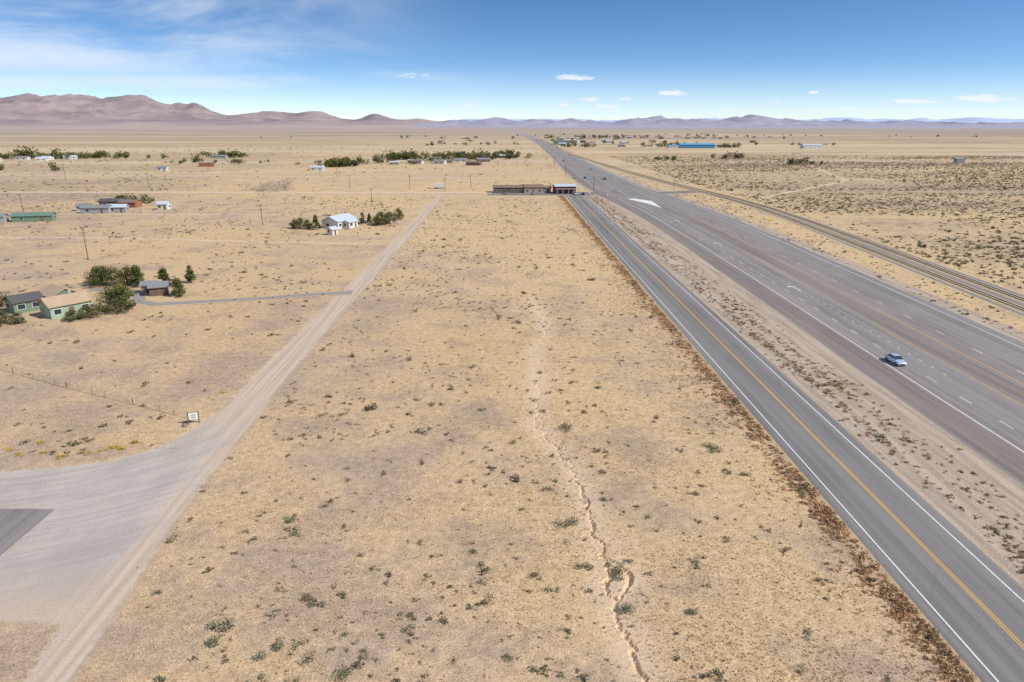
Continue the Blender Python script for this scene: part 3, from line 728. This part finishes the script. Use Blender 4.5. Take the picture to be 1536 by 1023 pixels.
house('garage_wing', -4.6, 11.0, 6.0, 5, 2.6, 1.2, R(0), 'dgreen', 'dark', 2, parent=gh, door=False)
box('chimney', (1.5, 1.0, 4.3), (.6, .6, 1.4), M_found, gh)
house('garden_shed', -87.3, 171.5, 4.2, 3.4, 2.3, .9, R(20), 'brown', 'grey', 1)
house('shed', -91, 174, 3.2, 2.6, 2.1, .7, R(10), 'tan', 'grey', 1)
wh = house('white_house', -68.0, 290, 12.5, 8.0, 3.0, 1.8, R(66), 'white', 'white', 4)
house('porch_wing', 0.0, -5.6, 6, 3.2, 2.5, .7, 0, 'white', 'white', 2, parent=wh)
house('white_shed', -65.9, 268.5, 3.0, 3.0, 2.2, .8, R(60), 'white', 'white', 1)
lb = house('long_roadhouse', 5, 437, 19, 9, 3.2, 1.1, 0, 'brown', 'brown', 7)
house('east_wing', 15.5, -1.0, 11.5, 9, 3.4, 1.4, 0, 'tan', 'brown', 3, parent=lb)
rb = house('red_store', 39.5, 432, 13, 10, 4.3, 1.0, R(4), 'red', 'white', 4)
box('canopy', (0, -6.2, 3.0), (12.4, 2.0, .18), M_found, rb)
for i in range(4): box('canopy_post_%d' % i, (-5.4+i*3.6, -6.9, 1.47), (.15, .15, 2.88), M_trim, rb)
house('store_annex', 28, 438, 7, 6, 2.8, .9, 0, 'grey', 'brown', 2)
for nm, x, y, w, d, h, rot, wl, rf in [('ranch_house',-203,366,11,7,2.8,8,'brown','dark'),('ranch_house',-192,362,9,6,2.6,-5,'orange','brown'),('mobile_home',-196,338,13,4.5,2.6,5,'grey','grey'),('mobile_home',-187,341,8,4,2.6,5,'grey','white'),
        ('barn',-170,352,5.0,4.5,2.8,0,'white','white'),('mobile_home',-208,310,16,5,2.5,12,'dgreen','green'),('mobile_home',-222,305,9,5,2.7,12,'grey','grey'),('ranch_house',-207,347,6,4,2.4,0,'white','grey'),
        ('mobile_home',-166,640,12,6,3,0,'white','white'),('ranch_house',-290,700,13,8,3,10,'orange','brown'),('mobile_home',-305,640,9,5,3,0,'white','grey'),('mobile_home',-340,860,18,7,3,0,'grey','grey')]:
    house(nm, x, y, w, d, h, 1.1, R(rot), wl, rf, 2)
r = np.random.default_rng(77)
def town(n, x, y, sx, sy):
    for i in range(n):
        px, py = r.normal(x, sx), r.normal(y, sy)
        if onroad(np.array([[px, py], [px+8, py], [px-8, py]])).any(): continue
        w = r.uniform(9, 16)
        house(('mobile_home', 'ranch_house')[i % 2], px, py, w, r.uniform(6, 8), 2.8, r.uniform(.8, 1.6), R(r.uniform(-25, 25)), ['white','tan','grey','white','brown','tan'][r.integers(6)], ['white','grey','brown','grey','brown','white'][r.integers(6)], 2, door=False)
town(12, -75, 770, 45, 28); town(6, -20, 890, 25, 20); town(5, -530, 830, 60, 15)
town(14, 180, 1450, 50, 120); town(11, 350, 1900, 160, 160); town(4, 800, 2000, 300, 200); town(3, -250, 1900, 150, 80)
wb = house('blue_warehouse', 332, 1200, 58, 26, 5.5, 2.2, R(-3), 'blue', 'blue', 8, 0.5, door=False)
house('office_annex', -38, -5, 20, 14, 4, 1.2, 0, 'white', 'blue', 3, parent=wb)
house('warehouse', 520, 1180, 30, 14, 5, 2, 0, 'white', 'white', 4, door=False)
house('truck_stop', 120, 1390, 30, 18, 6, 1.5, 0, 'dgreen', 'green', 4, door=False)
house('metal_barn', 500, 760, 9, 6, 3.4, 1.2, 0, 'grey', 'grey', 1)

# ------------------------------------------------------------------ utility poles, fence, signs
M_pole = simple('weathered_wood', (.15,.11,.085)); M_metal = simple('galvanised_metal', (.4,.4,.4), .4, metal=.6)
def pole(x, y, h=9.5, rot=0):
    e = empty('utility_pole', (x, y, 0), rot)
    V_, F_ = frustum((0, 0, -.3), (0, 0, h), .17, .11, 8); o = np_mesh('post', V_, F_, [M_pole]); o.parent = e
    box('crossarm', (0, -.14, h-.7), (2.3, .1, .13), M_pole, e)
    bm = bmesh.new()
    for dx in (-1, -.45, .45, 1): add_box(bm, (dx, -.14, h-.53), (.09, .09, .2))
    bm_obj('insulators', bm, M_glass, e)
    return e
for x, y in [(-133.2,220.1),(-101.6,294.3),(-68.1,367.2),(-233.9,341.8),(-99.6,462.6),(-60,462),(-20,470),(-35,440),(-130,560),(-240,480),(-320,520),(60,448),(112,448),(52,560),(52,680),(54,820),(58,980),(60,1200)]:
    pole(x, y, 9.0 if y < 500 else 11, R(25))
M_wire = simple('fence_wire', (.46,.36,.27), .6)
def fence(name, pts, h=1.2, sp=3.0):
    e = empty(name, (0, 0, 0)); bm = bmesh.new(); bw = bmesh.new()
    for (x0, y0), (x1, y1) in zip(pts[:-1], pts[1:]):
        L = math.hypot(x1-x0, y1-y0); a = math.atan2(y1-y0, x1-x0); n = int(L/sp)
        for i in range(n+1):
            f = i/n; add_box(bm, (x0+(x1-x0)*f, y0+(y1-y0)*f, h/2), (.06, .06, h))
        for k in range(5): add_box(bw, ((x0+x1)/2, (y0+y1)/2, .12+k*(h-.15)/4), (L, .016, .016), 0, a)
        for i in range(int(L/.5)):
            f = (i+.5)/int(L/.5); add_box(bw, (x0+(x1-x0)*f, y0+(y1-y0)*f, h/2), (.014, .014, h-.1))
    bm_obj('posts', bm, M_wire, e); bm_obj('wire_mesh', bw, M_wire, e)
fence('wire_fence', [(-135,139),(-100,121),(-85.7,113.8),(-72.1,106.6),(-57.5,99.4),(-46.6,94)])
sg = empty('entrance_sign', (-45.0, 92.2, 0), R(25))
box('board', (0, 0, 1.15), (1.25, .14, .95), M_trim, sg, bev=.02)
for i, s_ in enumerate((-.7, .7)): box('post_%d' % i, (s_, 0, .95), (.14, .18, 1.9), M_pole, sg)
bm = bmesh.new()
for i, (rx, rz_) in enumerate(((.8, 1.42), (.6, 1.25), (.7, 1.05), (.5, .9))): add_box(bm, (0, -.085, rz_), (rx, .02, .05))
bm_obj('lettering', bm, M_pole, sg)
M_rock = simple('boulder_rock', (.22,.17,.14))
def boulder(name, x, y, s, seed):
    bm = bmesh.new(); bmesh.ops.create_icosphere(bm, subdivisions=3, radius=1)
    for v in bm.verts:
        v.co *= (1+.3*mn.noise(v.co*1.3+Vector((seed, 0, 0)))); v.co = Vector((v.co.x*s*1.1, v.co.y*s, max(-.1, v.co.z*s*.8)))
    o = bm_obj(name, bm, M_rock); o.location = (x, y, s*.3); return o
boulder('boulder', -45.9, 91.2, .4, 1); boulder('boulder', -46.3, 92.3, .3, 5)
def rnd_rocks():
    P = [(-44.1-rng.uniform(0, 12), 50.3+rng.normal(0, .25), 0) for _ in range(26)]+[(-36.0+rng.normal(0, .3), rng.uniform(50, 95), 0) for _ in range(26)]
    r = np.random.default_rng(9); bm = bmesh.new(); bmesh.ops.create_icosphere(bm, subdivisions=1, radius=1)
    Vt = np.array([v.co[:] for v in bm.verts]); Ft = np.array([[v.index for v in f.verts] for f in bm.faces]); bm.free()
    Vt = Vt*(1+r.normal(0, .12, (len(Vt), 1))); Vt[:,2] *= .6
    return scatter('scattered_rocks', [(Vt, Ft, np.zeros(len(Vt)))], P, rng.uniform(.06, .2, len(P)), M_rock, 3)
rnd_rocks()
M_ysign = simple('sign_yellow', (.75,.5,.03), .5)
ys_ = empty('warning_sign', (112, 285, 0))
box('post', (0, 0, 1.3), (.1, .1, 2.6), M_metal, ys_)
o = box('panel', (0, -.08, 0), (1.1, .03, 1.1), M_ysign, ys_); o.rotation_euler = (0, R(45), 0); o.location = (0, 0, 2.9)
for x, y, c_ in [(61,395,M_trim),(52,405,M_trim),(50.5,300,M_trim),(108,330,M_metal)]:
    e = empty('road_sign', (x, y, 0)); box('post', (0, 0, 1.2), (.09, .09, 2.4), M_metal, e); box('panel', (0, -.07, 2.5), (.8, .03, .9), c_, e)
tr = empty('cargo_trailer', (-40.5, 462, 0), R(4))
box('body', (0, 0, 2.1), (7.5, 2.5, 2.6), W['white'], tr, bev=.06)
box('chassis', (0, 0, .68), (7.3, 1.2, .2), M_metal, tr)
def cyl(name, c, rad, w, mat, parent, n=20):
    bm = bmesh.new(); bmesh.ops.create_cone(bm, cap_ends=True, segments=n, radius1=rad, radius2=rad, depth=w)
    for v in bm.verts: v.co = Vector((v.co.z+c[0], v.co.x+c[1], v.co.y+c[2]))
    bmesh.ops.bevel(bm, geom=[e for e in bm.edges if len(e.link_faces) == 2 and e.calc_face_angle(0) > 1], offset=rad*.12, segments=1, affect='EDGES')
    return bm_obj(name, bm, mat, parent, False)
M_tire = simple('tyre_rubber', (.02,.02,.02)); M_hub = simple('wheel_hub', (.45,.45,.46), .35, metal=.7)
for i, xx in enumerate((-2.4, -1.5)):
    for s_ in (-1, 1):
        w_ = cyl('wheel_%d_%d' % (i, s_), (0, 0, 0), .45, .3, M_tire, tr); w_.rotation_euler = (0, 0, R(90)); w_.location = (xx, s_*1.0, .45)
box('landing_leg', (2.8, 0, .4), (.15, 1.6, .8), M_metal, tr)

# ------------------------------------------------------------------ cars
def car_paint(name, col):
    m, t, b = new_mat(name); b.inputs['Roughness'].default_value = .35
    b.inputs['Metallic'].default_value = .2; b.inputs['Specular IOR Level'].default_value = .5; b.inputs['Coat Weight'].default_value = .6
    g = t.node('ShaderNodeTexCoord').outputs['Object']; n = t.noise(g, 3, 3)
    t.l.new(t.mix(n, [x*.9 for x in col], col), b.inputs['Base Color']); return m
def car(name, x, y, rot, col, suv=False):
    """forward = local -Y, length 4.6"""
    e = empty(name, (x, y, 0.07), rot); pm = car_paint(name+'_paint', col)
    top = 1.72 if suv else 1.45
    sec = [(-2.30,.62,.38,.62),(-2.22,.76,.28,.72),(-1.9,.86,.24,.80),(-1.3,.90,.22,.88),(-.85,.91,.22,.95),(0,.92,.22,.97),(.9,.92,.22,.99),(1.5,.91,.24,1.02 if not suv else 1.1),(2.0,.86,.28,1.0 if not suv else 1.1),(2.25,.76,.36,.92),(2.32,.64,.45,.8)]
    bm = bmesh.new(); rings = []
    for (yy, hw_, zb, zt) in sec:
        pts = [(-hw_*.9,zb),(-hw_,zb+.15),(-hw_,(zb+zt)/2+.05),(-hw_*.94,zt-.06),(-hw_*.8,zt),(0,zt+.03),(hw_*.8,zt),(hw_*.94,zt-.06),(hw_,(zb+zt)/2+.05),(hw_,zb+.15),(hw_*.9,zb)]
        rings.append([bm.verts.new((p[0], yy, p[1])) for p in pts])
    for A, B in zip(rings[:-1], rings[1:]):
        for i in range(len(A)): bm.faces.new([A[i], B[i], B[(i+1) % len(A)], A[(i+1) % len(A)]])
    bm.faces.new(rings[0]); bm.faces.new(list(reversed(rings[-1])))
    bmesh.ops.recalc_face_normals(bm, faces=bm.faces[:])
    bm_obj('body', bm, pm, e, True)
    y0, y1, y2, y3 = (-.95, -.25, 1.75 if suv else 1.05, 2.1 if suv else 1.75)
    bm = bmesh.new(); B = [(-.80,y0,.93),(.80,y0,.93),(.80,y3,1.0),(-.80,y3,1.0)]; T = [(-.60,y1,top-.04),(.60,y1,top-.04),(.60,y2,top-.04),(-.60,y2,top-.04)]
    b_ = [bm.verts.new(p) for p in B]; t_ = [bm.verts.new(p) for p in T]
    for i in range(4): bm.faces.new([b_[i], b_[(i+1) % 4], t_[(i+1) % 4], t_[i]])
    bm.faces.new(t_); bm_obj('windows', bm, M_glass, e)
    bm = bmesh.new(); add_box(bm, (0, (y1+y2)/2, top-.01), (1.24, y2-y1+.1, .07)); bmesh.ops.bevel(bm, geom=bm.edges[:], offset=.03, segments=2, affect='EDGES')
    for s_ in (-1, 1):
        for (ya, za, yb, zb) in ((y0, .94, y1, top-.03), (y3, 1.0, y2, top-.03), ((y0+y3)/2, .98, (y1+y2)/2, top-.03)):
            p = [bm.verts.new((s_*(.815+dx), ya+dy, za)) for dx, dy in ((0,-.05),(0,.05))]; q_ = [bm.verts.new((s_*(.615+dx), yb+dy, zb)) for dx, dy in ((0,.05),(0,-.05))]
            bm.faces.new(p+q_)
    bm_obj('roof', bm, pm, e)
    for i, (wx, wy) in enumerate(((-.84,-1.42),(.84,-1.42),(-.84,1.38),(.84,1.38))):
        cyl('wheel_%d' % i, (wx, wy, .31), .33, .22, M_tire, e); cyl('hub_%d' % i, (wx+(.06 if wx > 0 else -.06), wy, .31), .2, .12, M_hub, e, 12)
    box('headlight_left', (-.6, -2.24, .62), (.3, .1, .12), M_trim, e); box('headlight_right', (.6, -2.24, .62), (.3, .1, .12), M_trim, e)
    box('grille', (0, -2.31, .5), (.7, .04, .16), M_tire, e)
    M_red = simple(name+'_tail', (.35,.01,.01), .4); box('taillight_left', (-.66, 2.26, .82), (.28, .1, .12), M_red, e); box('taillight_right', (.66, 2.26, .82), (.28, .1, .12), M_red, e)
    box('mirror_left', (-.99, -.75, 1.0), (.16, .1, .12), pm, e); box('mirror_right', (.99, -.75, 1.0), (.16, .1, .12), pm, e)
    return e
car('sedan_car', HL(116.5)+1.95, 116.5, R(1), (.52,.60,.70))
car('teal_suv', HL(530)+15.5, 532, R(180), (.01,.12,.11), True)
car('dark_car', HL(545)+2, 545, 0, (.03,.04,.04))
car('white_car', HL(405)+6, 436, R(90), (.6,.6,.6))
car('white_car', 45, 422, R(20), (.6,.62,.65), True); car('dark_car', 50, 420.5, R(170), (.03,.03,.05)); car('silver_car', 3, 425, R(5), (.3,.3,.32)); car('white_car', 20, 424, R(185), (.5,.5,.5), True)
car('dark_car', -94.5, 163.5, R(60), (.05,.06,.08)); car('white_car', -60, 300, R(95), (.6,.6,.6))
for i in range(9):
    yy = 650+i*140; car('car', HL(yy)+(2 if i % 2 else 19), yy, 0 if i % 2 else R(180), [(.5,.5,.5),(.05,.05,.06),(.3,.05,.04)][i % 3])

# ------------------------------------------------------------------ sun, sky
el, az = R(42), R(112)
S = Vector((math.cos(el)*math.sin(az), math.cos(el)*math.cos(az), math.sin(el)))
sun = bpy.data.lights.new('sun', 'SUN'); sun.energy = 4.9; sun.angle = R(0.5); sun.color = (1, .955, .88)
so = bpy.data.objects.new('sun', sun); COL.objects.link(so); so.rotation_euler = S.to_track_quat('Z', 'Y').to_euler()
w = bpy.data.worlds.new('World'); scene.world = w; w.use_nodes = True
t = NT(w.node_tree); bg = w.node_tree.nodes['Background']
tc = t.node('ShaderNodeTexCoord').outputs['Generated']
sk = t.node('ShaderNodeTexSky', sky_type='NISHITA'); sk.sun_disc = False; sk.sun_elevation = el; sk.sun_rotation = az
sk.altitude = 1300; sk.air_density = 1.0; sk.dust_density = 0.3; sk.ozone_density = 2.0
mp = t.node('ShaderNodeMapping'); t.put(mp.inputs['Vector'], tc); mp.inputs['Scale'].default_value = (1, 1, 2.15); mp.inputs['Location'].default_value = (0, 0, 0.02)
t.l.new(mp.outputs[0], sk.inputs['Vector'])
sp = t.node('ShaderNodeSeparateXYZ'); t.l.new(tc, sp.inputs[0])
yc = t.math('MAXIMUM', sp.outputs[1], 0.05)
tt = t.math('DIVIDE', sp.outputs[0], yc); ee = t.math('DIVIDE', sp.outputs[2], yc)
cb = t.node('ShaderNodeCombineXYZ'); t.l.new(tt, cb.inputs[0]); t.l.new(ee, cb.inputs[1])
pn = t.noise(t.vscale(cb.outputs[0], (26, 85, 1)), 1.0, 5, 0.65)
acc = None
def vmath(op, a, b_):
    n = t.node('ShaderNodeVectorMath', operation=op); t.put(n.inputs[0], a); t.put(n.inputs[1], b_)
    return n.outputs['Value'] if op == 'DOT_PRODUCT' else n.outputs[0]
for (t0, e0, a_, b_, k_) in [(.101,.0585,.038,.005,.8),(.236,.0385,.034,.0055,1),(.434,.0385,.009,.0035,1),(.387,.028,.012,.0035,.9),(.583,.0275,.040,.0045,1.1),(.674,.0310,.054,.006,1.15),(.125,.030,.022,.005,.8),(.145,.020,.025,.005,.9),(.17,.030,.014,.003,.9),(-.045,.020,.035,.007,.8),(.02,.014,.035,.004,.7),(.30,.016,.045,.004,.7),(.09,.022,.018,.004,.8),(.48,.018,.02,.003,.7),(.75,.018,.05,.004,.8),(-.12,.060,.05,.008,.4)]:
    d_ = vmath('MULTIPLY', vmath('SUBTRACT', cb.outputs[0], (t0, e0, 0)), (1/a_, 1/b_, 0))
    v = t.math('SUBTRACT', k_, vmath('DOT_PRODUCT', d_, d_))
    acc = v if acc is None else t.math('MAXIMUM', acc, v)
acc = t.math('MULTIPLY', t.ramp(t.math('ADD', acc, t.math('MULTIPLY', t.math('SUBTRACT', pn, 0.5), 4.0)), 0.0, 1.1, 0, 0.95), t.ramp(acc, -1.6, -0.4))
ci = t.noise(t.vscale(cb.outputs[0], (2.2, 12, 1)), 1.0, 5, 0.6, 0.6)
cl = t.math('MULTIPLY', t.ramp(ci, 0.34, 0.68), t.ramp(tt, 0.0, -0.5))
cl = t.math('MULTIPLY', cl, t.ramp(ee, 0.03, 0.09))
band = t.math('MULTIPLY', t.ramp(t.math('ABSOLUTE', t.math('SUBTRACT', ee, 0.052)), 0.022, 0.0), t.math('MULTIPLY', t.ramp(tt, 0.06, -0.2), t.ramp(ci, .36, .60)))
low = t.ramp(ee, 0.085, -0.01, 0, 0.42)
acc = t.math('MAXIMUM', acc, t.math('MULTIPLY', cl, 0.72)); acc = t.math('MAXIMUM', acc, t.math('MULTIPLY', band, 0.55)); acc = t.math('MAXIMUM', acc, low)
skc = t.node('ShaderNodeHueSaturation'); skc.inputs['Saturation'].default_value = 1.2; skc.inputs['Value'].default_value = 1.14; t.l.new(sk.outputs[0], skc.inputs['Color'])
col = t.mix(acc, skc.outputs[0], (6.6, 6.95, 7.5))
t.l.new(col, bg.inputs['Color']); bg.inputs['Strength'].default_value = 0.135

# ------------------------------------------------------------------ camera
cam = bpy.data.cameras.new('camera'); co = bpy.data.objects.new('camera', cam); COL.objects.link(co)
p = math.atan((511.5-183)/1024); yaw = math.atan((768-752)/1024/math.cos(p))
co.location = (0, 0, 42); co.rotation_euler = (math.pi/2-p, 0, -yaw)
cam.sensor_width = 36; cam.lens = 24; cam.clip_start = 0.5; cam.clip_end = 200000
scene.camera = co
scene.view_settings.view_transform = 'Standard'; scene.view_settings.look = 'None'; scene.view_settings.exposure = 0
